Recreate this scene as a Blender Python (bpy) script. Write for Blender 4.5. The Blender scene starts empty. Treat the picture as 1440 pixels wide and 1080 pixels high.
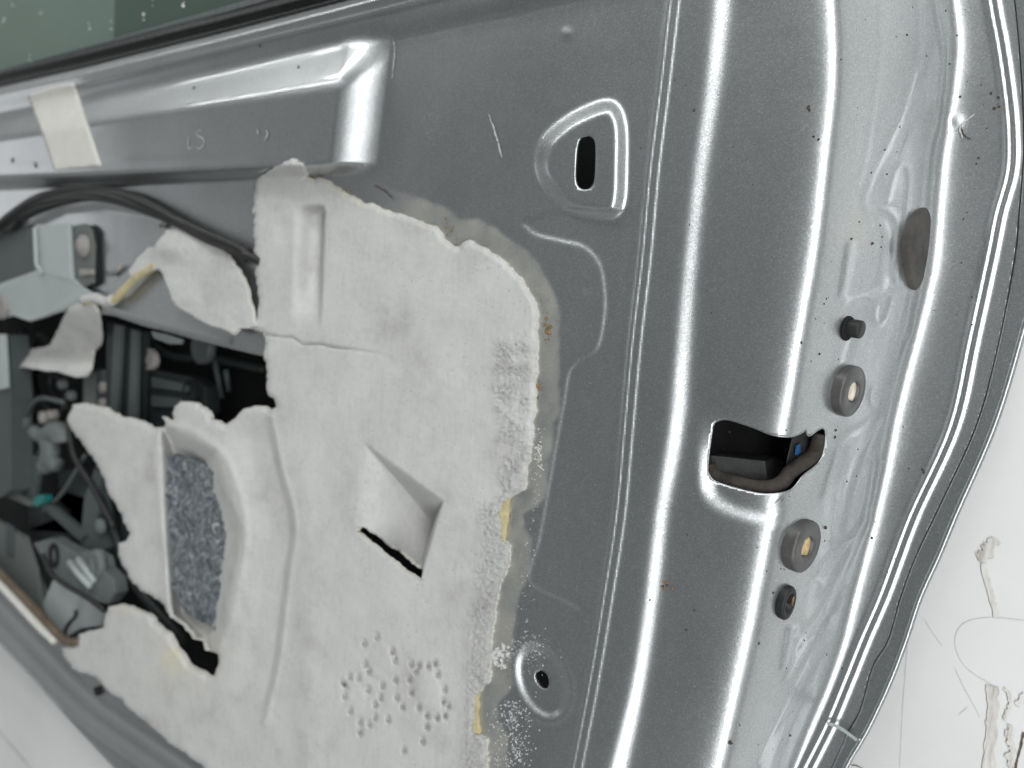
import bpy, bmesh, math, random
import numpy as np
from mathutils import Vector, Matrix

# ------------------------------------------------------------------ camera, world, lamps, exposure
S = bpy.context.scene
COL = S.collection
F_PX = 1130.0                       # focal length in photograph pixels (1440 wide)
H = 0.30                            # camera height over the door's inner panel
d1 = Vector((-0.787, 0.118, -0.605)).normalized()      # door length direction, away from the camera
d2 = Vector((0.08, 0.98, 0.0)); d2 = Vector((0.08, 0.98, (-.787*.08+.118*.98)/.605))
d2 = (d2 - d2.dot(d1)*d1).normalized()
nn = d1.cross(d2).normalized()
if nn.z < 0: nn = -nn
ex = -d1
R = np.array([list(ex), list(d2), list(nn)])            # rows: world axes in camera space

cam_d = bpy.data.cameras.new("camera"); cam = bpy.data.objects.new("camera", cam_d); COL.objects.link(cam)
rot = Matrix([[ex.x, ex.y, ex.z], [d2.x, d2.y, d2.z], [nn.x, nn.y, nn.z]])
cam.matrix_world = Matrix.Translation((0, 0, H)) @ rot.to_4x4()
cam_d.sensor_width = 36.0; cam_d.lens = 36.0 * F_PX / 1440.0
cam_d.clip_start = 0.01; cam_d.clip_end = 50
cam_d.dof.use_dof = True; cam_d.dof.focus_distance = 0.315; cam_d.dof.aperture_fstop = 8.5
S.camera = cam

W = bpy.data.worlds.new("World"); S.world = W; W.use_nodes = True
nt = W.node_tree; bg = nt.nodes['Background']
geo = nt.nodes.new('ShaderNodeNewGeometry'); sep = nt.nodes.new('ShaderNodeSeparateXYZ')
nt.links.new(geo.outputs['Incoming'], sep.inputs[0])
mr = nt.nodes.new('ShaderNodeMapRange'); mr.inputs['From Min'].default_value = -1.0; mr.inputs['From Max'].default_value = 0.0
mr.inputs['To Min'].default_value = 0.0; mr.inputs['To Max'].default_value = 1.0
nt.links.new(sep.outputs['Z'], mr.inputs['Value'])
cr = nt.nodes.new('ShaderNodeValToRGB')
cr.color_ramp.elements[0].position = 0.0; cr.color_ramp.elements[0].color = (.135, .143, .147, 1)     # ceiling
cr.color_ramp.elements[1].position = 1.0; cr.color_ramp.interpolation = 'EASE'; cr.color_ramp.elements[1].color = (.26, .27, .27, 1)      # walls near the horizon
nt.links.new(mr.outputs[0], cr.inputs[0]); nt.links.new(cr.outputs[0], bg.inputs['Color'])
bg.inputs['Strength'].default_value = 0.95

def lamp(name, loc, target, sx, sy, power, col=(.985, 1, .995), spin=0):
    l = bpy.data.lights.new(name, 'AREA'); l.shape = 'RECTANGLE'; l.size = sx; l.size_y = sy
    l.energy = power; l.color = col
    o = bpy.data.objects.new(name, l); COL.objects.link(o)
    o.location = loc
    q = (Vector(target) - Vector(loc)).to_track_quat('-Z', 'Y')
    o.rotation_mode = 'QUATERNION'; o.rotation_quaternion = q
    return o
# ceiling tubes and one added thin tube that run along the door's height, to the right of the door
lamp("tube_lamp", (.45, 0.0, 1.45), (-.3, 0, 0), 3.6, .03, .8)  # weak thin tube, added for the double glints on the beads
lamp("tube_lamp", (1.12, -.2, 1.40), (-.3, -.2, 0), 4.6, .62, 56)
lamp("tube_lamp", (1.40, 0.0, 1.35), (-.3, 0, 0), 3.6, .05, 5)
# tubes along the door's length beyond the window and below the door
lamp("tube_lamp", (-1.9, 3.2, 1.5), (-1.9, 0, 0), 5.0, .30, 38)
lamp("tube_lamp", (-2.2, 2.3, 1.5), (-2.2, 0, 0), 5.0, .06, 20)  # extra thin tube, added only for the bright lines along the belt
lamp("tube_lamp", (.4, 1.9, 1.5), (.4, 0, 0), 1.6, .14, 12)
lamp("tube_lamp", (-.3, -2.6, 1.5), (-.4, 0, 0), 3.0, .12, 2)
# unseen panel lamp added far left, brightens the left metal by reflection
lamp("left_fill_panel", (-4.9, 0.2, 1.5), (-4.9, .2, 0), 2.0, 1.3, 10, (.95, .98, 1)).rotation_quaternion = (1, 0, 0, 0)

S.view_settings.view_transform = 'Standard'; S.view_settings.look = 'None'
S.view_settings.exposure = 0.10; S.view_settings.gamma = 1.0
S.view_settings.use_curve_mapping = False
S.cycles.max_bounces = 8

# ------------------------------------------------------------------ geometry helpers
def ray(px, py):
    u = (np.asarray(px, float) - 720) / F_PX; v = -(np.asarray(py, float) - 540) / F_PX
    u, v = np.broadcast_arrays(u, v)
    d = np.stack([u, v, -np.ones_like(u)], -1)
    return d @ R.T
def P(px, py, z):
    """world point at height z seen in direction (px, py)"""
    d = ray(px, py)
    s = (np.asarray(z, float) - H) / d[..., 2]
    return np.stack([d[..., 0]*s, d[..., 1]*s, np.broadcast_to(z, s.shape) + 0*s], -1)
def V(px, py, z): return Vector(P(px, py, z).tolist())

rng = np.random.RandomState(7)
def vnoise(x, y, seed=0):
    r = np.random.RandomState(seed).rand(256, 256)
    xi = np.floor(x).astype(int); yi = np.floor(y).astype(int)
    fx = x - xi; fy = y - yi
    fx = fx*fx*(3-2*fx); fy = fy*fy*(3-2*fy)
    g = lambda a, b: r[(xi+a) & 255, (yi+b) & 255]
    return (g(0,0)*(1-fx)+g(1,0)*fx)*(1-fy) + (g(0,1)*(1-fx)+g(1,1)*fx)*fy - .5
def fbm(x, y, seed=0, n=4):
    t = 0; a = 1
    for i in range(n):
        t = t + a*vnoise(x*2**i + 17*i, y*2**i + 31*i, seed+i); a *= .5
    return t
def ss(x, a, b):
    t = np.clip((x-a)/(b-a), 0, 1); return t*t*(3-2*t)
def smooth_line(pts, n=8, closed=False):
    pts = np.array(pts, float); out = []
    m = len(pts); rngi = range(m if closed else m-1)
    for i in rngi:
        if closed: p0, p1, p2, p3 = pts[(i-1) % m], pts[i], pts[(i+1) % m], pts[(i+2) % m]
        else: p0, p1, p2, p3 = pts[max(i-1, 0)], pts[i], pts[i+1], pts[min(i+2, m-1)]
        for k in range(n):
            t = k/n
            out.append(.5*((2*p1)+(-p0+p2)*t+(2*p0-5*p1+4*p2-p3)*t*t+(-p0+3*p1-3*p2+p3)*t**3))
    if not closed: out.append(pts[-1])
    return np.array(out)
def inside(px, py, poly):
    c = np.zeros(px.shape, bool); n = len(poly)
    for i in range(n):
        x1, y1 = poly[i]; x2, y2 = poly[(i+1) % n]
        if y1 == y2: continue
        m = ((y1 > py) != (y2 > py))
        c ^= m & (px < (x2-x1)*(py-y1)/(y2-y1)+x1)
    return c
def nearest(px, py, line, closed=False):
    best = np.full(px.shape, 1e9); bx = px.copy(); by = py.copy(); n = len(line)
    for i in range(n if closed else n-1):
        x1, y1 = line[i]; x2, y2 = line[(i+1) % n]
        dx, dy = x2-x1, y2-y1; L = dx*dx+dy*dy
        if L < 1e-12: continue
        t = np.clip(((px-x1)*dx+(py-y1)*dy)/L, 0, 1)
        qx, qy = x1+t*dx, y1+t*dy
        d = (px-qx)**2+(py-qy)**2; m = d < best
        best = np.where(m, d, best); bx = np.where(m, qx, bx); by = np.where(m, qy, by)
    return np.sqrt(best), bx, by
def sdp(px, py, poly):
    d = nearest(px, py, poly, True)[0]
    return np.where(inside(px, py, poly), -d, d)
def rough_poly(pts, step=3.0, amp=3.0, seed=1, closed=True, keep=None):
    """jagged torn outline: resample, then push along the normal with fractal noise"""
    r = np.random.RandomState(seed); pts = np.array(pts, float); out = []
    m = len(pts)
    for i in range(m if closed else m-1):
        a, b = pts[i], pts[(i+1) % m]; L = np.hypot(*(b-a)); k = max(1, int(L/step))
        for j in range(k): out.append(a+(b-a)*j/k)
    out = np.array(out); n = len(out)
    nx = np.roll(out, -1, 0)-np.roll(out, 1, 0); nrm = np.stack([nx[:, 1], -nx[:, 0]], 1)
    nrm /= np.linalg.norm(nrm, axis=1)[:, None]+1e-9
    s = np.arange(n)*step
    off = vnoise(s/14., s*0+3.3, seed)*1.4+vnoise(s/5., s*0+9.3, seed+1)*.9+vnoise(s/2.2, s*0+1.3, seed+2)*.5
    return out+nrm*(off*amp)[:, None]

def finish(name, me, mat, parent=None, smooth=True):
    o = bpy.data.objects.new(name, me); COL.objects.link(o)
    for m in (mat if isinstance(mat, (list, tuple)) else [mat]): me.materials.append(m)
    if smooth and len(me.polygons): me.polygons.foreach_set('use_smooth', np.ones(len(me.polygons), bool))
    if parent is not None:
        o.parent = parent
        if parent.type == 'EMPTY': o.matrix_parent_inverse = Matrix.Translation(-parent.location)
    return o
def tag(o, label=None, cat=None, group=None, kind=None):
    if label: o['label'] = label
    if cat: o['category'] = cat
    if group: o['group'] = group
    if kind: o['kind'] = kind
    return o

def sheet(name, box, step, zf, outline, holes, thick, mat, parent, attr=None, snap=True, skirt=1):
    """surface on a ray lattice: keep cells inside `outline` and outside `holes`, height zf, turned-down edges"""
    x0, x1, y0, y1 = box
    xs = np.arange(x0, x1+step, step); ys = np.arange(y0, y1+step, step)
    gx, gy = np.meshgrid(xs, ys); nx, ny = len(xs), len(ys)
    cx = (gx[:-1, :-1]+gx[1:, 1:])/2; cy = (gy[:-1, :-1]+gy[1:, 1:])/2
    keep = inside(cx, cy, outline) if outline is not None else np.ones(cx.shape, bool)
    for h in holes: keep &= ~inside(cx, cy, h)
    cnt = np.zeros(gx.shape, int)
    for a, b in ((0, 0), (0, 1), (1, 0), (1, 1)): cnt[a:a+ny-1, b:b+nx-1] += keep
    full = np.full(gx.shape, 4); full[0, :] = full[-1, :] = 2; full[:, 0] = full[:, -1] = 2; full[0, 0] = full[0, -1] = full[-1, 0] = full[-1, -1] = 1
    bnd = (cnt > 0) & (cnt < full)
    if snap:
        bi = np.where(bnd); qx, qy = gx[bi], gy[bi]
        bd = np.full(qx.shape, 1e9); sx, sy = qx.copy(), qy.copy()
        for pl in ([outline] if outline is not None else [])+list(holes):
            d, ax, ay = nearest(qx, qy, pl, True); m = d < bd
            bd = np.where(m, d, bd); sx = np.where(m, ax, sx); sy = np.where(m, ay, sy)
        m = bd < step*1.6
        gx[bi] = np.where(m, sx, qx); gy[bi] = np.where(m, sy, qy)
    used = cnt > 0
    idx = -np.ones(gx.shape, int); idx[used] = np.arange(used.sum())
    ux, uy = gx[used], gy[used]
    z = zf(ux, uy)
    co = P(ux, uy, z)
    k = np.where(keep)
    quads = np.stack([idx[k[0]+1, k[1]], idx[k[0]+1, k[1]+1], idx[k[0], k[1]+1], idx[k[0], k[1]]], 1)
    n0 = len(co)
    allv = co; allf = quads; nskirt = 0
    if thick > 0:
        e = np.concatenate([quads[:, [0, 1]], quads[:, [1, 2]], quads[:, [2, 3]], quads[:, [3, 0]]])
        key = np.sort(e, 1); kk = key[:, 0].astype(np.int64)*(n0+1)+key[:, 1]
        u, inv, c = np.unique(kk, return_inverse=True, return_counts=True)
        be = e[c[inv.ravel()] == 1]
        bv = np.unique(be); mp = -np.ones(n0, int); mp[bv] = n0+np.arange(len(bv))
        low = co[bv].copy(); low[:, 2] -= thick
        allv = np.concatenate([co, low])
        sk = np.stack([be[:, 1], be[:, 0], mp[be[:, 0]], mp[be[:, 1]]], 1)
        allf = np.concatenate([quads, sk]); nskirt = len(sk)
    me = bpy.data.meshes.new(name)
    me.vertices.add(len(allv)); me.vertices.foreach_set('co', allv.astype(np.float32).ravel())
    me.loops.add(len(allf)*4); me.loops.foreach_set('vertex_index', allf.astype(np.int32).ravel())
    me.polygons.add(len(allf)); me.polygons.foreach_set('loop_start', (np.arange(len(allf))*4).astype(np.int32))
    me.update(calc_edges=True)
    o = finish(name, me, mat, parent)
    if nskirt and skirt:
        mi = np.zeros(len(allf), np.int32); mi[-nskirt:] = len(me.materials)-1
        me.polygons.foreach_set('material_index', mi)
        sm = np.ones(len(allf), bool); sm[-nskirt:] = False
        me.polygons.foreach_set('use_smooth', sm)
        # split shading along the edge
        me.update()
    if attr:
        for an, fn in attr.items():
            a = me.attributes.new(an, 'FLOAT', 'POINT'); vals = np.zeros(len(allv), np.float32); vals[:n0] = fn(ux, uy)
            a.data.foreach_set('value', vals)
    return o

def prism(name, pts, z, depth, mat, parent, bevel=.0006, smooth=False):
    """flat plate outlined by pixels at height(s) z, thickness depth"""
    n = len(pts); zs = z if isinstance(z, (list, tuple)) else [z]*n
    bm = bmesh.new()
    top = [bm.verts.new(V(p[0], p[1], zz)) for p, zz in zip(pts, zs)]
    bot = [bm.verts.new(v.co-Vector((0, 0, depth))) for v in top]
    bm.faces.new(top)
    bm.faces.new(bot[::-1])
    for i in range(n): bm.faces.new([top[(i+1) % n], top[i], bot[i], bot[(i+1) % n]])
    bmesh.ops.recalc_face_normals(bm, faces=bm.faces)
    if bevel:
        try: bmesh.ops.bevel(bm, geom=list(bm.edges), offset=bevel, segments=2, affect='EDGES', profile=.6)
        except Exception: pass
    me = bpy.data.meshes.new(name); bm.to_mesh(me); bm.free()
    return finish(name, me, mat, parent, smooth)
def tube_bm(bm, pts, rad, seg=10):
    pts = [Vector(p) for p in pts]; rings = []
    rads = rad if hasattr(rad, '__len__') else [rad]*len(pts)
    up = Vector((0, 0, 1))
    for i, p in enumerate(pts):
        t = (pts[min(i+1, len(pts)-1)]-pts[max(i-1, 0)]).normalized()
        a = t.cross(up)
        if a.length < 1e-4: a = t.cross(Vector((1, 0, 0)))
        a.normalize(); b = a.cross(t).normalized()
        rings.append([bm.verts.new(p+(a*math.cos(q)+b*math.sin(q))*rads[i]) for q in [2*math.pi*k/seg for k in range(seg)]])
    for r0, r1 in zip(rings, rings[1:]):
        for k in range(seg): bm.faces.new([r0[k], r0[(k+1) % seg], r1[(k+1) % seg], r1[k]])
    bm.faces.new(rings[0][::-1]); bm.faces.new(rings[-1])
def tube(name, pts, rad, mat, parent, seg=10):
    bm = bmesh.new(); tube_bm(bm, pts, rad, seg)
    bmesh.ops.recalc_face_normals(bm, faces=bm.faces)
    me = bpy.data.meshes.new(name); bm.to_mesh(me); bm.free(); return finish(name, me, mat, parent)
def lathe(name, c, nrm, prof, mat, parent, seg=40, sc=(1, 1), up=Vector((0, 1, 0)), wob=0):
    """surface of revolution round axis nrm at c; prof = [(radius, height)]"""
    nrm = Vector(nrm).normalized(); a = nrm.cross(up).normalized(); b = nrm.cross(a).normalized()
    bm = bmesh.new(); rings = []
    for r, h in prof:
        if r <= 1e-7: rings.append([bm.verts.new(c+nrm*h)]); continue
        ring = []
        for k in range(seg):
            q = 2*math.pi*k/seg; rr = r*(1+wob*math.sin(3*q+1)*.5+wob*math.sin(7*q)*.3)
            ring.append(bm.verts.new(c+nrm*h+a*math.cos(q)*rr*sc[0]+b*math.sin(q)*rr*sc[1]))
        rings.append(ring)
    for r0, r1 in zip(rings, rings[1:]):
        if len(r0) == 1 and len(r1) == 1: continue
        for k in range(seg):
            if len(r0) == 1: bm.faces.new([r0[0], r1[k], r1[(k+1) % seg]])
            elif len(r1) == 1: bm.faces.new([r0[(k+1) % seg], r0[k], r1[0]])
            else: bm.faces.new([r0[k], r0[(k+1) % seg], r1[(k+1) % seg], r1[k]])
    bmesh.ops.recalc_face_normals(bm, faces=bm.faces)
    me = bpy.data.meshes.new(name); bm.to_mesh(me); bm.free(); return finish(name, me, mat, parent)
def lumps(name, items, mat, parent, seed=3):
    """many tiny irregular lumps as one mesh; items = (point, size, flatten)"""
    r = random.Random(seed); bm = bmesh.new()
    for p, s, fl in items:
        m = Matrix.Translation(p) @ Matrix.Rotation(r.random()*6.28, 4, 'Z') @ Matrix.Diagonal((s*r.uniform(.6, 1.4), s*r.uniform(.6, 1.4), s*fl, 1))
        g = bmesh.ops.create_icosphere(bm, subdivisions=1, radius=1, matrix=m)
        for v in g['verts']: v.co += Vector((r.uniform(-1, 1), r.uniform(-1, 1), r.uniform(-.5, .5)))*s*.28
    me = bpy.data.meshes.new(name); bm.to_mesh(me); bm.free(); return finish(name, me, mat, parent, False)

# ------------------------------------------------------------------ materials
def mat(name, col, rough=.5, metal=0, coat=0, coat_rough=.03, spec=.5):
    m = bpy.data.materials.new(name); m.use_nodes = True; b = m.node_tree.nodes['Principled BSDF']
    b.inputs['Base Color'].default_value = (*col, 1); b.inputs['Roughness'].default_value = rough
    b.inputs['Metallic'].default_value = metal; b.inputs['Coat Weight'].default_value = coat
    b.inputs['Coat Roughness'].default_value = coat_rough; b.inputs['Specular IOR Level'].default_value = spec
    return m
def N(m, t, **kw):
    n = m.node_tree.nodes.new(t)
    for k, v in kw.items():
        if k in n.inputs.keys(): n.inputs[k].default_value = v
        else: setattr(n, k, v)
    return n
def L(m, a, b): m.node_tree.links.new(a, b)
def coords(m, scale=(1, 1, 1)):
    t = N(m, 'ShaderNodeTexCoord'); mp = N(m, 'ShaderNodeMapping'); mp.inputs['Scale'].default_value = scale
    L(m, t.outputs['Object'], mp.inputs[0]); return mp.outputs[0]
def bump(m, hsock, strength, dist, normal=None, target='Normal'):
    b = N(m, 'ShaderNodeBump'); b.inputs['Strength'].default_value = strength; b.inputs['Distance'].default_value = dist
    L(m, hsock, b.inputs['Height'])
    if normal: L(m, normal, b.inputs['Normal'])
    L(m, b.outputs[0], m.node_tree.nodes['Principled BSDF'].inputs[target]); return b.outputs[0]
def noise(m, c, scale, detail=4, rough=.55):
    n = N(m, 'ShaderNodeTexNoise'); n.inputs['Scale'].default_value = scale; n.inputs['Detail'].default_value = detail
    n.inputs['Roughness'].default_value = rough; L(m, c, n.inputs['Vector']); return n.outputs['Fac']
def ramp(m, f, stops):
    r = N(m, 'ShaderNodeValToRGB'); e = r.color_ramp.elements
    while len(e) < len(stops): e.new(.5)
    for k, (p, c) in enumerate(stops):
        e[k].position = p; e[k].color = (*c, 1) if len(c) == 3 else c
    L(m, f, r.inputs[0]); return r.outputs[0]
def bsdf(m): return m.node_tree.nodes['Principled BSDF']

def paint_mat(name, col=(.43, .445, .452), dirt=True):
    m = mat(name, col, .36, .915, .8, .035); c = coords(m)
    # metallic flake: tiny random tilt of the base layer only (the lacquer stays smooth)
    vo = N(m, 'ShaderNodeTexVoronoi'); vo.inputs['Scale'].default_value = 3400; L(m, c, vo.inputs['Vector'])
    sb = N(m, 'ShaderNodeVectorMath', operation='SUBTRACT'); L(m, vo.outputs['Color'], sb.inputs[0]); sb.inputs[1].default_value = (.5, .5, .5)
    sc = N(m, 'ShaderNodeVectorMath', operation='SCALE'); L(m, sb.outputs[0], sc.inputs[0]); sc.inputs['Scale'].default_value = .085
    g = N(m, 'ShaderNodeNewGeometry'); ad = N(m, 'ShaderNodeVectorMath', operation='ADD'); L(m, sc.outputs[0], ad.inputs[0]); L(m, g.outputs['Normal'], ad.inputs[1])
    no = N(m, 'ShaderNodeVectorMath', operation='NORMALIZE'); L(m, ad.outputs[0], no.inputs[0])
    L(m, no.outputs[0], bsdf(m).inputs['Normal'])
    # orange peel in the lacquer
    bp = N(m, 'ShaderNodeBump'); bp.inputs['Strength'].default_value = .12; bp.inputs['Distance'].default_value = .0002
    L(m, noise(m, c, 420, 2), bp.inputs['Height']); L(m, bp.outputs[0], bsdf(m).inputs['Coat Normal'])
    # wipe marks and dust film: rougher lacquer in patches
    L(m, ramp(m, noise(m, coords(m, (1, .35, 1)), 24, 7, .7), [(.38, (.02,)*3), (.62, (.12,)*3), (.8, (.25,)*3)]), bsdf(m).inputs['Coat Roughness'])
    base = ramp(m, noise(m, coords(m, (1, .5, 1)), 12, 8, .7), [(.3, tuple(v*.88 for v in col)), (.5, col), (.75, tuple(v*1.12 for v in col))])
    fl = N(m, 'ShaderNodeTexVoronoi'); fl.inputs['Scale'].default_value = 2300; L(m, c, fl.inputs['Vector'])
    fs = N(m, 'ShaderNodeSeparateColor'); L(m, fl.outputs['Color'], fs.inputs[0])
    fm = N(m, 'ShaderNodeMix', data_type='RGBA', blend_type='MULTIPLY'); fm.inputs['Factor'].default_value = 1; L(m, base, fm.inputs['A'])
    L(m, ramp(m, fs.outputs[0], [(0, (.88,)*3), (.8, (1.04,)*3), (1, (1.24,)*3)]), fm.inputs['B']); base = fm.outputs['Result']
    if dirt:
        a = N(m, 'ShaderNodeAttribute', attribute_name='stain')
        mx = N(m, 'ShaderNodeMix', data_type='RGBA'); L(m, a.outputs['Fac'], mx.inputs['Factor'])
        L(m, base, mx.inputs['A']); mx.inputs['B'].default_value = (.40, .38, .31, 1)
        base = mx.outputs['Result']
        rr = N(m, 'ShaderNodeMapRange'); L(m, a.outputs['Fac'], rr.inputs['Value']); rr.inputs['To Min'].default_value = .93; rr.inputs['To Max'].default_value = .25
        L(m, rr.outputs[0], bsdf(m).inputs['Metallic'])
        r2 = N(m, 'ShaderNodeMapRange'); L(m, a.outputs['Fac'], r2.inputs['Value']); r2.inputs['To Min'].default_value = 1; r2.inputs['To Max'].default_value = .25
        L(m, r2.outputs[0], bsdf(m).inputs['Coat Weight'])
    L(m, base, bsdf(m).inputs['Base Color'])
    return m
M_paint = paint_mat('silver_paint')
M_skin = paint_mat('silver_paint_outer', (.34, .355, .36), False)
M_hem = paint_mat('grey_green_paint', (.36, .385, .365), False)

def foam_mat():
    m = mat('grey_foam', (.55, .55, .545), .95, 0, 0, 0, .15); c = coords(m); b = bsdf(m)
    st = coords(m, (1, .22, 1))
    big = noise(m, c, 26, 8, .68); fine = noise(m, c, 900, 3, .7); streak = noise(m, st, 420, 4, .7)
    base = ramp(m, big, [(.30, (.35, .346, .337)), (.46, (.42, .419, .410)), (.72, (.475, .474, .463))])
    pits = N(m, 'ShaderNodeTexVoronoi'); pits.inputs['Scale'].default_value = 330; pits.inputs['Randomness'].default_value = 1; L(m, c, pits.inputs['Vector'])
    pm = ramp(m, pits.outputs['Distance'], [(.06, (.62,)*3), (.2, (1,)*3)])
    gate = ramp(m, noise(m, c, 60, 4, .7), [(.42, (0,)*3), (.56, (1,)*3)])
    sm = ramp(m, streak, [(.32, (.92,)*3), (.5, (1,)*3)])
    mx = N(m, 'ShaderNodeMix', data_type='RGBA', blend_type='MULTIPLY'); mx.inputs['Factor'].default_value = 1; L(m, base, mx.inputs['A']); L(m, sm, mx.inputs['B'])
    m2 = N(m, 'ShaderNodeMix', data_type='RGBA', blend_type='MULTIPLY'); L(m, gate, m2.inputs['Factor']); L(m, mx.outputs['Result'], m2.inputs['A']); L(m, pm, m2.inputs['B'])
    a = N(m, 'ShaderNodeAttribute', attribute_name='stain')
    m3 = N(m, 'ShaderNodeMix', data_type='RGBA'); L(m, a.outputs['Fac'], m3.inputs['Factor']); L(m, m2.outputs['Result'], m3.inputs['A']); m3.inputs['B'].default_value = (.47, .44, .31, 1)
    L(m, m3.outputs['Result'], b.inputs['Base Color'])
    n1 = bump(m, fine, .25, .0003)
    n2 = bump(m, pits.outputs['Distance'], .18, .0005, n1)
    n3 = bump(m, streak, .10, .0004, n2)
    ca = N(m, 'ShaderNodeAttribute', attribute_name='crumb'); cv = noise(m, c, 560, 4, .65)
    cm = N(m, 'ShaderNodeMath', operation='MULTIPLY'); L(m, ca.outputs['Fac'], cm.inputs[0]); L(m, cv, cm.inputs[1])
    n3 = bump(m, cm.outputs[0], 1.0, .0016, n3)
    return m
M_foam = foam_mat()
M_foam_cut = mat('foam_cut_edge', (.52, .51, .475), .95, spec=.1)
bump(M_foam_cut, noise(M_foam_cut, coords(M_foam_cut), 900, 3), .6, .0006)
def rubber(name, col, rough=.7, sc=500, var=.35):
    m = mat(name, col, rough, spec=.3); c = coords(m); f = noise(m, c, sc, 4)
    bump(m, f, .4, .0004)
    L(m, ramp(m, noise(m, c, sc*.25, 5, .7), [(.3, tuple(v*(1-var) for v in col)), (.75, tuple(v*(1+var) for v in col))]), bsdf(m).inputs['Base Color'])
    return m
M_black = rubber('black_rubber', (.018, .018, .018), .5)
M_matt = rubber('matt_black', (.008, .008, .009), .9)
M_plug = rubber('dusty_rubber', (.060, .057, .053), .75, 260, .5)
M_seal_foam = rubber('dirty_seal_foam', (.035, .030, .026), .9, 700, .7)
M_washer = rubber('dark_steel', (.085, .084, .082), .42, 300, .4)
bsdf(M_washer).inputs['Metallic'].default_value = .35
M_dark = rubber('dark_plastic', (.018, .022, .023), .55, 100)
M_mid = rubber('grey_metal', (.055, .064, .066), .5, 60, .15)
M_lightgrey = rubber('pale_grey_metal', (.30, .335, .33), .45, 60, .08)
M_clip = rubber('pale_plastic', (.22, .21, .20), .6, 80, .1)
M_pipe = rubber('grey_casting', (.10, .112, .112), .55, 120, .2)
M_green = rubber('primer_green_grey', (.10, .112, .105), .6, 50, .12)
M_brown = rubber('brown_sealant', (.11, .085, .06), .8, 200, .5)
M_glue = rubber('yellow_adhesive', (.42, .365, .22), .6, 300, .3)
M_gluebrown = rubber('dried_adhesive', (.20, .13, .06), .6, 900, .6)
M_teal = mat('teal_plastic', (.01, .13, .12), .4)
M_blue = rubber('blue_tag', (.008, .055, .15), .6, 500, .3)
M_white = mat('white_fleck', (.75, .77, .75), .8)
M_crumb = mat('foam_crumb', (.45, .45, .44), .9)
M_dirt = mat('dirt', (.05, .04, .032), .9)
M_tape = rubber('cloth_tape', (.52, .51, .48), .8, 300, .06)
M_primer = rubber('yellow_primer', (.48, .36, .19), .7, 1500, .5)
M_brass = rubber('pale_primer', (.62, .56, .47), .7, 1500, .3)
M_cable = rubber('cable_jacket', (.020, .020, .019), .42, 200, .2)

# bench top
M_bench = mat('bench_laminate', (.66, .665, .66), .42, spec=.5)
c = coords(M_bench)
L(M_bench, ramp(M_bench, noise(M_bench, c, 5, 6, .6), [(.3, (.56, .565, .56)), (.5, (.63, .633, .63)), (.7, (.665, .665, .66))]), bsdf(M_bench).inputs['Base Color'])
L(M_bench, ramp(M_bench, noise(M_bench, c, 30, 6, .7), [(.3, (.3,)*3), (.7, (.55,)*3)]), bsdf(M_bench).inputs['Roughness'])
M_residue = mat('tape_residue', (.43, .395, .36), .8)
c = coords(M_residue, (1, .15, 1))
L(M_residue, ramp(M_residue, noise(M_residue, c, 300, 5, .7), [(.35, (.38, .345, .31)), (.5, (.54, .52, .50)), (.62, (.61, .605, .59))]), bsdf(M_residue).inputs['Base Color'])
M_scratch = mat('scratch', (.50, .50, .49), .7)

# glass
M_glass = bpy.data.materials.new('tinted_glass'); M_glass.use_nodes = True
t = M_glass.node_tree; t.nodes.remove(t.nodes['Principled BSDF'])
tr = t.nodes.new('ShaderNodeBsdfTransparent'); tr.inputs[0].default_value = (.70, .77, .73, 1)
gl = t.nodes.new('ShaderNodeBsdfGlossy'); gl.inputs['Roughness'].default_value = .03
fr = t.nodes.new('ShaderNodeFresnel'); fr.inputs[0].default_value = 1.45
mx = t.nodes.new('ShaderNodeMixShader'); bf = t.nodes.new('ShaderNodeNewGeometry'); ms = t.nodes.new('ShaderNodeMath'); ms.operation = 'SUBTRACT'; ms.inputs[0].default_value = 1; t.links.new(bf.outputs['Backfacing'], ms.inputs[1]); mm = t.nodes.new('ShaderNodeMath'); mm.operation = 'MULTIPLY'; t.links.new(ms.outputs[0], mm.inputs[0]); t.links.new(fr.outputs[0], mm.inputs[1]); t.links.new(mm.outputs[0], mx.inputs[0]); df = t.nodes.new('ShaderNodeBsdfDiffuse'); df.inputs[0].default_value = (.30, .34, .32, 1); m0 = t.nodes.new('ShaderNodeMixShader'); m0.inputs[0].default_value = .10; t.links.new(tr.outputs[0], m0.inputs[1]); t.links.new(df.outputs[0], m0.inputs[2]); t.links.new(m0.outputs[0], mx.inputs[1]); t.links.new(gl.outputs[0], mx.inputs[2])
t.links.new(mx.outputs[0], t.nodes['Material Output'].inputs[0])

# felt
M_felt = mat('recycled_felt', (.12, .14, .15), .95, spec=.1); c = coords(M_felt, (1, .55, 1))
v1 = N(M_felt, 'ShaderNodeTexNoise'); v1.inputs['Scale'].default_value = 105; v1.inputs['Detail'].default_value = 6; v1.inputs['Distortion'].default_value = 3.5; v1.inputs['Roughness'].default_value = .7
L(M_felt, c, v1.inputs['Vector'])
L(M_felt, ramp(M_felt, v1.outputs['Fac'], [(.34, (.04, .05, .055)), (.47, (.10, .115, .125)), (.57, (.18, .20, .205)), (.68, (.36, .38, .38))]), bsdf(M_felt).inputs['Base Color'])
bump(M_felt, v1.outputs['Fac'], .9, .0015)

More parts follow.
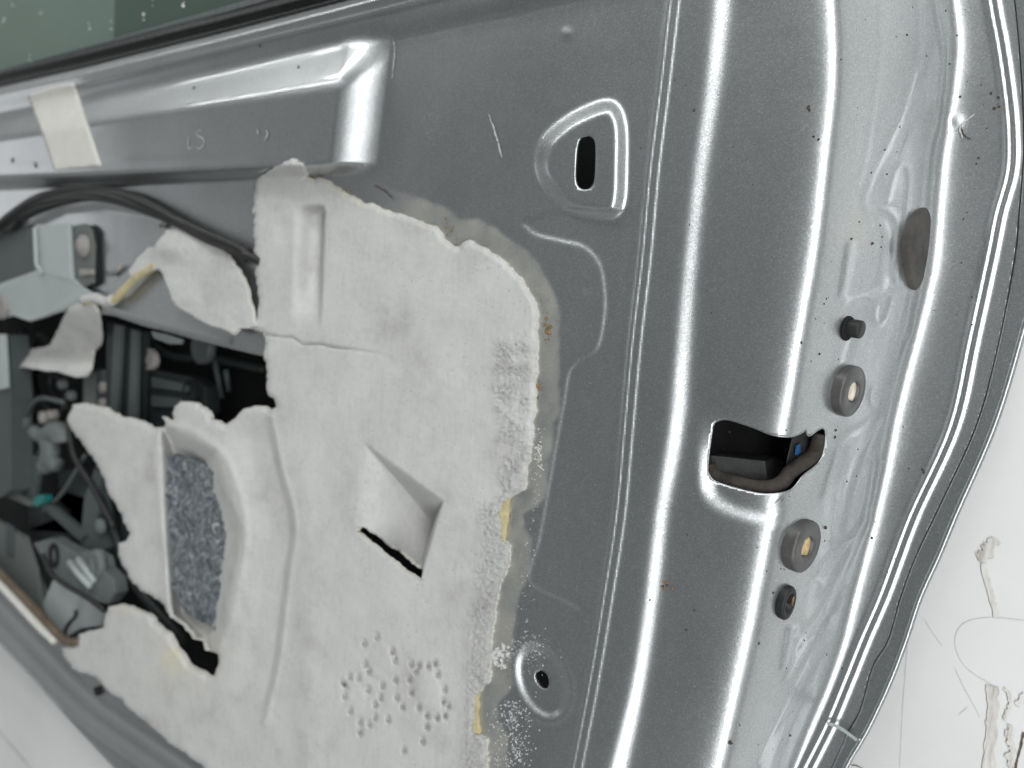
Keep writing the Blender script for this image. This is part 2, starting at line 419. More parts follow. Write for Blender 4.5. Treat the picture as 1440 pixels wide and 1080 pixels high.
# ------------------------------------------------------------------ outlines read off the door
def line(pts, off=0):
    a = smooth_line(pts, 6); a = a[np.argsort(a[:, 1])]
    return lambda py: np.interp(py, a[:, 1], a[:, 0]+off)
BEAD1 = line([(966,-140),(947,0),(933,120),(918,240),(907,360),(893,480),(882,600),(871,720),(853,840),(833,960),(810,1080),(790,1180)])
B1L = line([(1012,-140),(1001,0),(989,120),(973,240),(960,360),(949,480),(938,600),(919,720),(905,840),(886,960),(856,1080),(832,1180)])
B1R = line([(1042,-140),(1031,0),(1017,120),(998,240),(984,360),(975,480),(965,600),(943,720),(928,840),(910,960),(884,1080),(860,1180)])
RDG = line([(1160,-140),(1168,0),(1170,120),(1158,240),(1143,360),(1122,480),(1104,600),(1088,720),(1067,840),(1043,960),(1022,1080),(1000,1180)], 11)
LN3 = line([(1330,-140),(1342,0),(1348,60),(1343,120),(1334,180),(1325,240),(1315,360),(1303,420),(1288,480),(1272,540),(1258,600),(1247,660),(1233,720),(1218,780),(1202,840),(1187,900),(1166,960),(1139,1020),(1114,1080),(1070,1180)], -6)
BD4 = line([(1375,-140),(1395,0),(1406,60),(1415,120),(1421,180),(1420,240),(1404,300),(1392,360),(1366,480),(1339,600),(1285,720),(1262,780),(1240,840),(1214,900),(1190,960),(1165,1020),(1135,1080),(1085,1180)])
SM5 = line([(1405,-140),(1428,0),(1438,120),(1441,200),(1439,240),(1434,300),(1428,360),(1406,480),(1373,600),(1318,720),(1290,780),(1267,840),(1250,900),(1227,940),(1210,1000),(1193,1030),(1170,1080),(1125,1180)])
ED6 = line([(1445,-140),(1464,0),(1474,120),(1475,240),(1464,360),(1434,480),(1397,600),(1345,720),(1320,780),(1293,840),(1273,900),(1250,960),(1222,1020),(1208,1045),(1188,1080),(1140,1180)])
ANG = [33, 0.5, 74, 0, 0]           # slopes in degrees between the lines: step, top, shut face, flange, hem
WI = [4, 4.5, 9, 6.5, 5, 3]
def kx(px, py):
    d = ray(px, py); return d[..., 0]/(-d[..., 2])
def zlevels(py):
    ps = [B1L(py), B1R(py), RDG(py), LN3(py), BD4(py), SM5(py)]; h = H+0*ps[0]; zs = [0*ps[0]]
    for i, (a, p, q) in enumerate(zip(ANG, ps, ps[1:])):
        if i == 2: zs.append(-.074+.012*ss(py, 400, 1100)); h = H-zs[-1]; continue
        t = np.tan(np.radians(a+(5*ss(py, 200, 1000) if i == 0 else 0))); h = h*(1-t*kx(p, py))/(1-t*kx(q, py)); zs.append(H-h)
    return ps, zs
def zend(py): return float(zlevels(np.array([float(py)]))[1][-1][0])
def softplus(x): return np.logaddexp(0, x)
_bl = np.array([(-300,204),(-200,180),(0,130),(100,107),(200,82),(300,57),(480,10),(600,-22),(720,-52),(1000,-120),(1600,-262)], float)
def YB(px): return np.interp(px, _bl[:, 0], _bl[:, 1])
LOW1 = np.array([(-300,560),(-150,702),(0,833),(107,946),(150,985),(287,1080),(420,1180)], float)
LOW2 = np.array([(-300,640),(-120,790),(0,907),(160,1080),(260,1180)], float)

STROKES = [   # pressed lines in the shut face: points, height, half width in px
 ([(1235,-40),(1239,60),(1233,120),(1215,230),(1206,262)], .00025, 4),
 ([(1290,-40),(1293,50),(1285,100),(1268,160),(1245,210),(1225,250),(1217,292),(1248,296),(1262,315),(1262,350),(1255,385)], .0006, 4.5),
 ([(1248,282),(1260,240),(1271,232),(1279,246),(1275,300),(1270,345),(1260,395)], .0005, 4),
 ([(1310,-20),(1325,60),(1326,100),(1318,170),(1307,215),(1301,290)], .0004, 3),
 ([(1232,430),(1230,447),(1236,456),(1246,446),(1254,420)], .0005, 3),
 ([(1158,700),(1172,655),(1185,618),(1212,600),(1236,583)], .0006, 5),
 ([(1180,745),(1192,690),(1205,650),(1222,612),(1236,583)], -.0006, 5),
 ([(1150,810),(1175,775),(1208,745),(1222,700),(1230,650)], .0006, 5),
 ([(1118,900),(1150,870),(1185,800),(1218,730)], .0007, 6),
 ([(1080,990),(1110,950),(1150,890),(1180,820)], -.0006, 7),
 ([(1063,1068),(1095,1010),(1140,920),(1165,870)], .0006, 6),
 ([(1113,886),(1108,915),(1103,940)], .0022, 7),
 ([(1197,345),(1190,385),(1183,415)], .0009, 6),
 ([(1275,470),(1281,430),(1287,400)], .0007, 5),
 ([(1262,500),(1272,455),(1280,415)], .0005, 4),
 ([(1228,545),(1225,560),(1228,572)], .0006, 4),
 ([(1168,560),(1180,500),(1188,478)], .0003, 6),
]
DSLOT_F = smooth_line([(852,138),(872,146),(884,175),(885,230),(882,285),(868,309),(835,311),(800,302),(768,275),(750,238),(757,198),(785,168),(820,148)], 5, True)
STEP = smooth_line([(732,312),(752,330),(790,340),(820,348),(842,372),(849,410),(848,450),(838,490),(812,507),(799,525),(793,560),(782,620),(768,700),(757,760),(744,818),(790,845),(822,862)], 5)
STEP_POLY = np.array(list(STEP)+[(905,860),(930,700),(960,300),(800,290)])
DISH = smooth_line([(762+40*math.cos(a)*.86-52*math.sin(a)*(-.22), 957+52*math.sin(a)) for a in np.linspace(0, 2*math.pi, 17)[:-1]], 4, True)
SLOT = smooth_line([(825,191),(833,193),(838,203),(838,235),(836,256),(829,266),(820,267),(812,262),(809,248),(811,212),(815,196)], 4, True)
RHOLE = smooth_line([(757,943),(764,943),(771,950),(773,960),(770,968),(763,968),(756,961),(752,950)], 4, True)
LHOLE = smooth_line([(1002,602),(1009,592),(1025,590),(1060,601),(1085,611),(1110,614),(1126,609),(1133,604),(1137,613),(1150,604),(1158,602),(1161,612),(1158,635),(1150,652),(1130,668),(1121,680),(1112,689),(1095,694),(1065,694),(1012,680),(998,669),(995,655)], 3, True)
LAREA = smooth_line([(1012,600),(1020,572),(1060,585),(1130,598),(1165,600),(1140,682),(1095,712),(1050,708),(1015,690),(1010,660)], 4, True)
MAIN_HOLE = smooth_line([(-330,400),(-150,432),(0,440),(135,440),(200,458),(260,474),(340,494),(372,501),(410,506),(420,470),(404,430),(398,330),(410,292),(465,285),(490,470),(650,560),(650,850),(560,900),(430,1000),(330,1010),(150,935),(90,905),(40,850),(0,812),(-150,680),(-330,520)], 3, True)
SBULGE = smooth_line([(1186,350),(1203,322),(1238,308),(1254,330),(1250,385),(1243,408),(1200,420),(1183,428)], 4, True)
DENT = [(797,47,7,.0006), (826,405,8,-.0004), (830,557,9,-.0004), (1346,170,9,.0006)]

def z_panel(px, py):
    ps, ZI = zlevels(py)
    z = np.zeros_like(px); prev = 0
    for i in range(len(ps)):
        m = (ZI[i+1]-ZI[i])/(ps[i+1]-ps[i]) if i < len(ps)-1 else 0*px
        w_ = WI[i]*(1+.35*ss(py, 450, 900)) if i == 2 else WI[i]; wd = w_*3.4; fw = .16 if i < 2 else .28; z = z+(m-prev)*((1-fw)*w_*softplus((px-ps[i])/w_)+fw*wd*softplus((px-ps[i])/wd)); prev = m
    # beads
    g = lambda d, w: np.exp(-(d/w)**2)
    b1 = px-BEAD1(py); z = z+.0011*g(b1+6, 3.8)+.0009*g(b1-5, 3.8)
    b4 = px-BD4(py); z = z+.0010*g(b4+5, 5)-.0004*g(b4, 3)+.0009*g(b4-6, 4.5)
    # latch surround, shut face pressings
    z = z-.0034*(1-ss(sdp(px, py, LAREA), -2, 34))*ss(py, 560, 665)
    for pts, amp, w in STROKES:
        l = smooth_line(pts, 5); x0, y0 = l.min(0)-30; x1, y1 = l.max(0)+30
        k = (px > x0) & (px < x1) & (py > y0) & (py < y1)
        if k.any():
            d = nearest(px[k], py[k], l)[0]; z[k] += 1.15*amp*np.exp(-(d/w)**2)
    z = z+.0008*(1-ss(sdp(px, py, SBULGE), -8, 4))
    sh = ss(px-RDG(py), 10, 40)*(1-ss(px-LN3(py), -30, 5))
    z = z+sh*(.0009*fbm(px/90, py/140, 11, 1)+.00008*fbm(px/22, py/40, 15, 2))
    z = z+.00016*fbm(px/60, py/60, 21, 2)*(1-sh)
    # slot emboss, recessed pocket, dish
    z = z+.0050*(1-ss(sdp(px, py, DSLOT_F), -24, 2))
    z = z-.0009*(1-ss(sdp(px, py, STEP_POLY), -6, 3))*(1-ss(px-BEAD1(py), -40, -15))
    z = z-.0022*(1-ss(sdp(px, py, DISH), -12, 4))+.0004*np.exp(-((sdp(px, py, DISH)-6)/4)**2)
    for x, y, w, a in DENT: z = z+a*np.exp(-((px-x)**2+(py-y)**2)/w**2)
    # belt line, rolled towards the window
    b = py-YB(px)
    z = z+.0105*(1-ss(b, -3, 62))+.0018*np.exp(-((b-13-(px-100)*.018)/4.5)**2)*ss(px, 60, 140)-.006*(1-ss(b, -14, 7))+.0008*np.exp(-((b-2)/3)**2)
    # beam bulge on the left with its steep triangular end
    foot = np.interp(py, [40, 55, 235, 300], [556, 552, 531, 525]); crest = np.interp(py, [30, 60, 112, 215, 300], [496, 492, 478, 466, 463])
    sR = 1-np.clip((px-crest)/(foot-crest), 0, 1); sR = .25*sR*sR*(3-2*sR)+.75*sR
    yt = np.interp(px, [-300, 0, 150, 480, 560], [232, 184, 160, 113, 60]); sT = ss(py, YB(px)+20, yt+16)
    yb = np.interp(px, [-300, 0, 300, 480, 560], [266, 249, 238, 230, 228]); sB = 1-ss(py, yb-4, yb+20)
    z = z+.0155*sR*sT*sB
    z = z+.0003*np.exp(-((py-yb+14)/6)**2)*ss(460-px, 0, 60)
    # area under the cable, lip round the big opening
    z = z-.0035*ss(py-yb, 20, 60)*(1-ss(px, 385, 425))*ss(py-np.interp(px, [-300, 40, 90, 150, 240, 340], [420, 315, 290, 283, 300, 360]), -6, 14)
    hd = np.abs(nearest(px, py, MAIN_HOLE, True)[0]); k = (px < 385) & (py < 520)
    z = z+np.where(k & (px < 325), .0010*np.exp(-((hd-9)/5)**2), 0)
    # crowned field
    z = z+.0012*np.exp(-((px-620)/110)**2-((py-170)/170)**2)
    # bottom fold
    d, qx, qy = nearest(px, py, LOW1); below = (py > np.interp(px, LOW1[:, 0], LOW1[:, 1]))
    s = np.where(below, d, -d)
    z = z+np.where(px < 700, .0014*np.exp(-((s-8)/5)**2)-.0020*ss(s, 8, 20)+.0009*np.exp(-((s-30)/3)**2)-.0012*ss(s, 36, 42)-.0010*np.exp(-((s-52)/3)**2)-.004*ss(s, 16, 62), 0)
    return z
def stain(px, py):
    """dried adhesive film left round the foam sheet"""
    MEM = MEM_OUT
    d = sdp(px, py, MEM)
    a = .55*(1-ss(d+6*fbm(px/30, py/30, 5, 2), 27, 34))*ss(px, 520, 600)*(1-ss(px, 810, 840))
    a = a*np.clip(.75+.6*fbm(px/18, py/25, 8, 3), 0, 1)
    pe = sdp(px, py, SBULGE)
    a = np.maximum(a, .28*np.exp(-((px-1205)/26)**2-((py-322)/26)**2)*np.clip(1+fbm(px/9, py/9, 9, 3), 0, 2))
    return np.clip(a, 0, 1)

MEM_PTS = [(356,300),(355,272),(362,252),(384,236),(400,227),(412,224),(422,232),(430,246),(440,251),(455,250),(470,258),(480,268),(500,277),(515,285),(530,290),(550,296),(570,302),(590,310),(605,318),(615,322),(622,335),(633,344),(645,347),(652,340),(662,338),(673,343),(685,350),(697,359),(711,368),(727,385),(741,404),(750,425),(754,445),(756,480),(755,520),(752,560),(749,600),(747,622),(745,650),(741,660),(740,676),(736,690),(720,696),(711,703),(706,714),(706,735),(704,757),(717,768),(717,790),(712,808),(703,822),(700,838),(696,860),(691,882),(690,905),(690,930),(688,958),(678,970),(671,980),(668,1000),(667,1025),(676,1036),(686,1043),(685,1060),(684,1090),(684,1175),
 (412,1175),(340,1118),(287,1080),(210,1022),(150,968),(133,950),(112,946),(100,940),(83,910),(98,906),(112,893),(126,888),(143,882),(147,868),(153,854),(168,850),(187,854),(207,862),(218,877),(238,893),(246,912),(257,921),(267,936),(283,944),(291,951),(301,950),(307,933),(308,921),(303,917),(290,913),(286,902),(270,899),(260,881),(238,869),(230,853),(213,838),(197,831),(180,811),(168,782),(165,763),(177,760),(183,751),(173,737),(167,718),(157,697),(143,668),(127,637),(103,607),(95,590),(101,578),(103,569),(118,567),(133,570),(143,573),(167,584),(187,590),(200,595),(213,599),(230,602),(234,597),(227,586),(244,591),(241,581),(245,569),(254,565),(267,566),(280,571),(293,578),(295,590),(307,592),(315,599),(325,590),(338,580),(347,573),(369,572),(380,577),(387,573),(383,560),(375,547),(373,517),(372,500),(373,476),(370,468),(348,457),(362,447),(365,427),(360,393),(356,350)]
MEM_OUT = rough_poly(MEM_PTS, 2.5, 3.2, 5)

# ------------------------------------------------------------------ the bench (setting) 
ZB = -.0860
def plane_grid(name, x0, x1, y0, y1, z, m, parent=None):
    me = bpy.data.meshes.new(name); me.from_pydata([(x0,y0,z),(x1,y0,z),(x1,y1,z),(x0,y1,z)], [], [(0,1,2,3)]); return finish(name, me, m, parent, False)
bench = plane_grid('bench_top', -3.5, 2.0, -2.5, 2.5, ZB, M_bench); tag(bench, 'pale grey scratched bench top under the door', None, None, 'structure')
def ribbon(name, pts, w, z, m, parent, seed=0, jag=.5):
    r = random.Random(seed); bm = bmesh.new(); pts = [V(x, y, z) for x, y in smooth_line(pts, 6)]; prev = None
    for i, p in enumerate(pts):
        t = (pts[min(i+1, len(pts)-1)]-pts[max(i-1, 0)]).normalized(); a = Vector((-t.y, t.x, 0))
        k = w*r.uniform(1-jag, 1+jag)/2; k2 = w*r.uniform(1-jag, 1+jag)/2
        cur = (bm.verts.new(p+a*k), bm.verts.new(p-a*k2))
        if prev: bm.faces.new([prev[0], prev[1], cur[1], cur[0]])
        prev = cur
    for f in bm.faces:
        f.normal_update()
        if f.normal.z < 0: f.normal_flip()
    me = bpy.data.meshes.new(name); bm.to_mesh(me); bm.free(); return finish(name, me, m, parent, False)
zb = ZB+.00025
for i, (pts, w, m) in enumerate([
    ([(1284,855),(1277,900),(1272,960),(1268,1020),(1265,1090)], .0006, M_scratch),
    ([(1490,868),(1440,872),(1400,868),(1362,873),(1345,890),(1345,915),(1360,940),(1395,963)], .0005, M_scratch),
    ([(1343,940),(1355,965),(1378,1008)], .0004, M_scratch), ([(1349,1005),(1360,995)], .0004, M_scratch),
    ([(1300,870),(1312,890),(1325,908)], .0003, M_scratch),
    ([(1440,1030),(1434,1055),(1426,1090)], .0012, M_brown),
    ([(1190,1075),(1205,1077),(1218,1084)], .0006, M_brown),
    ([(-40,985),(0,1030),(42,1080),(80,1130)], .0012, M_brown)]):
    ribbon('scratch', pts, w*.6, zb-.0001+i*.00005, m, bench, i, .5)
ribbon('tape_residue', [(1396,965),(1396,1000),(1393,1040),(1390,1100)], .0042, zb+0.00028, M_residue, bench, 5, .25)
ribbon('tape_residue', [(1383,792),(1388,815),(1396,845),(1402,868)], .0022, zb+0.00028, M_residue, bench, 6, .4)
ribbon('tape_residue', [(1400,758),(1392,768),(1384,780),(1374,783)], .0045, zb+0.00034, M_residue, bench, 7, .5)
ribbon('tape_residue', [(1414,968),(1421,985),(1417,1003),(1411,1012)], .0014, zb+0.00038, M_residue, bench, 8, .7)
ribbon('tape_residue', [(1424,1022),(1417,1035),(1424,1050),(1420,1070),(1428,1095)], .0024, zb+0.00041, M_residue, bench, 9, .8)
ribbon('tape_residue', [(1441,975),(1430,992)], .0016, zb+0.00045, M_residue, bench, 10, .7)

# ------------------------------------------------------------------ the door
door = bpy.data.objects.new('car_door', None); COL.objects.link(door)
door.location = (-.40, 0, ZB); door.empty_display_size = .1
tag(door, 'silver car door lying inner side up on the bench, its foam sheet torn', 'car door')

out_edge = [(float(SM5(y)), y) for y in range(-130, 1181, 6)]
belt_edge = [(x, float(YB(x))-9) for x in range(1100, -301, -20)]
belt_edge = [(x, y) for x, y in belt_edge if y > -128]
panel_outline = np.array([p for p in out_edge]+[(300,1179)]+[tuple(p) for p in smooth_line(LOW2, 6)[::-1]]+belt_edge[::-1]+[(1045,-128)])
# order: right edge downwards, bottom, lower hem to the left, belt to the right
panel_outline = np.array(out_edge+[tuple(p) for p in smooth_line(LOW2, 6)[::-1]]+belt_edge[::-1])
panel = sheet('inner_panel', (-300, 1460, -130, 1180), 3.0, z_panel, panel_outline, [MAIN_HOLE, SLOT, RHOLE, LHOLE], .0012, M_paint, door, {'stain': stain})

# outer skin: hem flange along the rear edge, with thickness; and the sheet metal underneath
def z_hem(px, py):
    z = zlevels(py)[1][-1]+.0010
    notch = py-(1021+(px-1165)*.45)
    return z+.0006*np.exp(-(notch/4)**2)
hem_outline = np.array([(float(SM5(y))+(1.5*vnoise(np.array([y/40.]), np.array([.5]), 2)[0]), y) for y in range(-130, 1181, 6)]+[(float(ED6(y)), y) for y in range(1180, -131, -6)])
skin = sheet('outer_skin', (1050, 1490, -130, 1180), 3.0, z_hem, hem_outline, [], .0035, M_skin, door)
# edge highlight roll of the hem
tube('hem_edge', [V(float(ED6(y)), y, zend(y)+.0002) for y in range(-130, 1181, 6)], .0014, M_skin, skin, 8)
tube('seam_sealant', [V(float(SM5(y))+.5, y, zend(y)+.0003) for y in range(-130, 1031, 8)], .0005, M_dirt, skin, 6)
ribbon('weld_ridge_glint', [(1163,1017),(1178,1022),(1192,1031),(1205,1041)], .0016, zend(1030)+.0028, M_lightgrey, skin, 1, .1)  # pale grey stands in for the highlight along the weld line
# underside of the skin inside the cavity
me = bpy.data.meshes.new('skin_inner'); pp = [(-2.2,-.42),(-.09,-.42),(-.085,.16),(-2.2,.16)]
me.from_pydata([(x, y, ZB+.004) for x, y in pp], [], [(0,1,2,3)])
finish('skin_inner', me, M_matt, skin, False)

# ---- foam sheet
def groove(px, py, pts, w):
    l = smooth_line(pts, 6); return nearest(px, py, l)[0]
POCK2 = np.array([(510,622),(560,662),(600,690),(622,706),(616,730),(606,762),(598,788),(590,806),(560,786),(520,760),(502,742),(507,690)], float)
POCK1 = smooth_line([(222,634),(236,604),(262,607),(296,628),(309,640),(322,665),(338,715),(341,760),(333,815),(322,860),(310,900),(285,893),(248,862),(238,800),(228,700)], 3, True)
RIB = [(381,582),(388,620),(398,665),(412,715),(415,755),(408,800),(401,860),(392,930),(380,985),(372,1015)]
ROS = []
for s in "400,145 300,200 525,265 545,330 305,365 335,425 550,490 445,535 250,470 180,465 130,510 330,565 140,620 430,628 385,685 605,705 185,735 385,790 265,825 340,840 490,805 265,910 675,370 735,370 810,380 865,360 885,445 660,485 675,590 940,565 930,665 735,710 945,775 880,790 800,775 800,865 765,980 615,1050 150,540 560,630 970,700 710,420".split():
    a, b_ = s.split(','); ROS.append((460+float(a)/5.685, 870+float(b_)/5.685))
CRUMB = smooth_line([(722,470),(745,468),(750,520),(747,600),(742,680),(715,700),(700,700),(693,600),(691,520),(700,480)], 4, True)
def crumb(px, py):
    a = (1-ss(sdp(px, py, CRUMB), -16, 10))*np.clip(.8+1.2*fbm(px/14, py/14, 91, 3), 0, 1.3)
    e = np.abs(px-np.interp(py, [700, 760, 860, 960, 1080], [700, 706, 688, 680, 676]))
    return np.clip(a+ss(py, 690, 720)*(1-ss(e, 14, 40)), 0, 1)
def pocket(px, py, edges):
    """depth 0..1 inside a polygon whose walls have their own widths (clockwise in the picture)"""
    d = np.full(px.shape, 9.)
    for (x1, y1), (x2, y2), w in edges:
        L_ = math.hypot(x2-x1, y2-y1); t = (-(px-x1)*(y2-y1)+(py-y1)*(x2-x1))/L_
        d = np.minimum(d, t/w)
    # soft bottom, crisp rim
    d = np.clip(d, 0, 1); return d*d*(3-2*d)*.85+.15*np.clip(d*1.15, 0, 1)
def z_foam(px, py):
    z = z_panel_base(px, py)+.0030
    # groove on the upper lobe
    gx = np.interp(py, [285, 300, 460], [452, 456, 450]); t = (px-gx)
    f = ss(py, 286, 304)*(1-ss(py, 400, 470))
    z = z-.0120*f*ss(t, -44, -6)*(1-ss(t, -4, 3))
    z = z-.0010*ss(py, 300, 320)*(1-ss(py, 300, 470))*np.exp(-((px-400)/16)**2)
    # ridge line running down
    l = smooth_line(RIB, 5); d, qx, qy = nearest(px, py, l); side = px-qx
    z = z-.0040*ss(-side, -3, 10)*(1-ss(-side, 30, 75))*ss(py, 575, 625)*(1-ss(py, 960, 1040))+.0009*np.exp(-(d/5)**2)
    z = z+.0012*np.exp(-((px-432)/20)**2)*ss(py, 600, 700)
    # triangular pocket with the slit
    z = z-.0330*pocket(px, py, [((508,618),(624,703),36), ((624,703),(592,812),7), ((592,812),(498,743),20), ((498,743),(508,618),115)])
    # pocket with the felt
    s1 = sdp(px, py, POCK1)
    z = z-.0150*pocket(px, py, [((226,590),(306,632),30), ((306,632),(343,745),28), ((343,745),(306,935),26), ((306,935),(236,862),16), ((236,862),(222,590),24)])
    z = z+.0012*np.exp(-((s1-4)/6)**2)
    # stamped dimples, crumbs, unevenness
    for x, y in ROS: z = z-.0034*np.exp(-(((px-x)/3.2)**2+((py-y-.3*(px-x))/5.6)**2)**2)
    for x, y, a, b_ in ((602,972,17,26),(535,930,17,25),(500,985,14,22)):
        q = np.sqrt(((px-x)/a)**2+((py-y)/b_)**2); z = z+.0005*(1-ss(q, .75, 1.1))
    cr = crumb(px, py)
    z = z+cr*(.0024*np.abs(fbm(px/2.6, py/2.6, 31, 2))-.0004)
    z = z+.0010*fbm(px/80, py/80, 41, 2)+.00018*fbm(px/9, py/9, 45, 2)+.00012*fbm(px/3., py/3., 49, 2)
    # frayed thin rim
    # crack across
    ck = np.array([(372,470),(395,474),(410,474),(425,484),(450,484),(470,489),(500,492),(545,500)], float)
    z = z-.0022*np.exp(-(nearest(px, py, ck)[0]/1.6)**2)*(1-ss(px, 455, 560))
    mb = nearest(px, py, MEM_OUT, True)[0]
    z = z-.0015*(1-ss(mb, 0, 7))
    z = z+.004*(1-ss(px, 90, 230))*(1-ss(py, 570, 800))*ss(py, 500, 580)
    return z
def z_panel_base(px, py):
    z = z_panel(px, py)
    lower = ss(py, 300, 520)
    k = (px < 700) & (py > 300)
    z0 = np.where(k, np.clip(z, -.02, .001), z)
    # inside the opening the sheet bridges flat
    d, qx, qy = nearest(px, py, LOW1); bl = (py > np.interp(px, LOW1[:, 0], LOW1[:, 1]))
    return np.where(k & ~bl, np.maximum(z0, 0), z0)
def foam_stain(px, py):
    a = .8*np.exp(-((px-262)/34)**2-((py-925)/34)**2)+.55*np.exp(-((px-175)/26)**2-((py-856)/10)**2)
    mb = nearest(px, py, MEM_OUT, True)[0]
    a = a+.35*(1-ss(mb, 0, 10))*ss(px, 400, 440)*(1-ss(py, 260, 380))
    return np.clip(a*np.clip(.7+1.3*fbm(px/16, py/16, 61, 4), 0, 1.5), 0, 1)
SLIT = rough_poly([(499,747),(503,742),(513,744),(524,749),(534,756),(545,765),(556,773),(566,781),(576,789),(586,797),(594,802),(591,817),(575,808),(560,797),(540,781),(520,765),(507,755)], 2, 2.4, 9)
foam = sheet('moisture_barrier', (70, 770, 215, 1176), 2.0, z_foam, MEM_OUT, [SLIT], .0030, [M_foam, M_foam_cut], door, {'stain': foam_stain, 'crumb': crumb})
foam['label'] = 'torn pale grey foam sheet'

# felt pad in the pocket
FELT = rough_poly([(224,645),(240,638),(262,645),(285,656),(302,662),(307,690),(313,735),(320,790),(323,840),(318,885),(308,888),(285,874),(262,862),(250,848),(240,815),(236,760),(228,700)], 3, 2.5, 13)
felt = sheet('felt_pad', (212, 336, 628, 900), 2.0, lambda x, y: z_foam(x, y)*.25+.75*(-.0115)+.0070+.0022*fbm(x/6, y/6, 71, 3)+.004*fbm(x/22, y/30, 73, 2)-.0060*ss(x-np.interp(y, [640, 890], [280, 302]), -6, 12), FELT, [], .006, M_felt, foam)

# torn scraps of the same foam
scrapA = rough_poly([(232,324),(250,319),(270,325),(292,336),(312,351),(331,373),(345,400),(353,428),(360,458),(348,462),(338,462),(328,470),(320,466),(310,462),(298,459),(280,450),(262,440),(246,430),(241,420),(232,395),(224,378),(212,378),(198,386),(184,392),(180,380),(194,362),(206,349),(217,347),(226,334)], 2.5, 2.5, 15)
s_a = sheet('foam_scrap', (170, 372, 308, 478), 2.0, lambda x, y: .0035+.003*fbm(x/60, y/60, 81, 3)+.0055*np.exp(-((x-235)/26)**2-((y-345)/20)**2)+.0003*fbm(x/5, y/5, 82, 2), scrapA, [], .002, [M_foam, M_foam_cut], foam)
s_a['label'] = 'pale leaf shaped scrap torn loose beside the cable'
scrapB = rough_poly([(108,420),(130,422),(138,440),(141,470),(141,485),(130,495),(128,518),(120,530),(108,531),(85,524),(55,520),(27,517),(34,500),(45,491),(70,485),(79,466),(90,445),(99,430)], 2.5, 1.6, 17)
s_b = sheet('foam_scrap', (20, 150, 412, 540), 2.0, lambda x, y: .002-.030*ss(y, 425, 500)+.014*ss(y-(525-.0*x), -38, 0)+.0003*fbm(x/5, y/5, 84, 2), scrapB, [], .002, [M_foam, M_foam_cut], foam)
s_b['label'] = 'curled scrap hanging from a thread of adhesive'
tube('adhesive_bead', [V(x, y, .002) for x, y in smooth_line([(118,424),(135,420),(150,424),(163,420),(172,410),(180,402),(190,392),(200,385),(222,372)], 4)], [.0035]*8+[.003]*25, M_glue, foam, 8)
tube('adhesive_bead', [V(x, y, .002) for x, y in smooth_line([(118,422),(135,419),(150,425),(160,421)], 4)], .0042, M_foam, foam, 8)
for k, q in enumerate(([(706,694),(716,694),(715,715),(712,740),(708,768),(700,768),(700,700)], [(664,962),(676,966),(673,985),(671,1005),(675,1032),(664,1032)])):
    sheet('adhesive_strip', (655, 725, 680, 1045), 1.5, lambda x, y: z_panel_base(x, y)+.0016+.0006*fbm(x/6, y/6, 95, 3), rough_poly(q, 2, 1.6, 50+k), [], .0014, M_glue, foam)
bsdf(M_glue)

# ---- small deposits on the paint
def on(px, py, lift=0.0): 
    z = float(z_panel(np.array([float(px)]), np.array([float(py)]))[0])+lift
    return V(px, py, z)
def lumpsb(name, items, *a):
    x = np.array([i[0][0] for i in items]); y = np.array([i[0][1] for i in items]); l = np.array([i[0][2] for i in items])
    p = P(x, y, z_panel(x, y)+l); return lumps(name, [(Vector(p[k].tolist()), it_[1], it_[2]) for k, it_ in enumerate(items)], *a)
r = random.Random(4)
for cx_, cy_, sx_, sy_, n_, s_ in [(770,466,3,9,26,.0007),(757,541,2,7,20,.0006),(765,440,4,12,8,.0003),(625,322,5,7,16,.0006),(640,346,8,3,14,.0006),(437,250,4,2,8,.0008),(484,268,4,2,8,.0006),(935,823,4,4,14,.0005)]:
    it = []
    for _ in range(n_): it.append(((r.gauss(cx_, sx_), r.gauss(cy_, sy_), .0002), s_*r.uniform(.4, 1.2), .7))
    lumpsb('adhesive_residue', it, M_gluebrown, panel)
it = []
for _ in range(300):
    t = r.random(); y = 600+t*480; x = np.interp(y, [600, 700, 850, 900, 1080], [760, 752, 737, 730, 722])+r.gauss(0, 7+14*max(0, t-.45)); it.append(((x, y, .0001), r.choice([.00008, .00012, .00016, .0003])*r.uniform(.6, 1.3), .7))
for _ in range(320): it.append(((r.gauss(738, 17), r.gauss(915, 14), .0001), r.choice([.0001, .00015, .00025]), .7))
for _ in range(420): it.append(((r.gauss(718, 14), r.uniform(985, 1078), .0001), r.choice([.00012, .0002, .0003, .0004]), .7))
for _ in range(60): it.append(((r.gauss(701, 7), r.gauss(925, 8), .0003), r.uniform(.0005, .0013), .8))
for _ in range(60): it.append(((r.gauss(757, 3), r.gauss(640, 14), .0002), r.uniform(.0002, .0006), .8))
for _ in range(220): it.append(((r.uniform(690, 1000), r.uniform(380, 1078), .00005), r.uniform(.00008, .00016), .6))
crumbs = lumpsb('foam_crumbs', it, M_crumb, None); tag(crumbs, 'white foam crumbs scattered on the grey metal beside the torn sheet', 'crumbs', None, 'stuff')
it = []
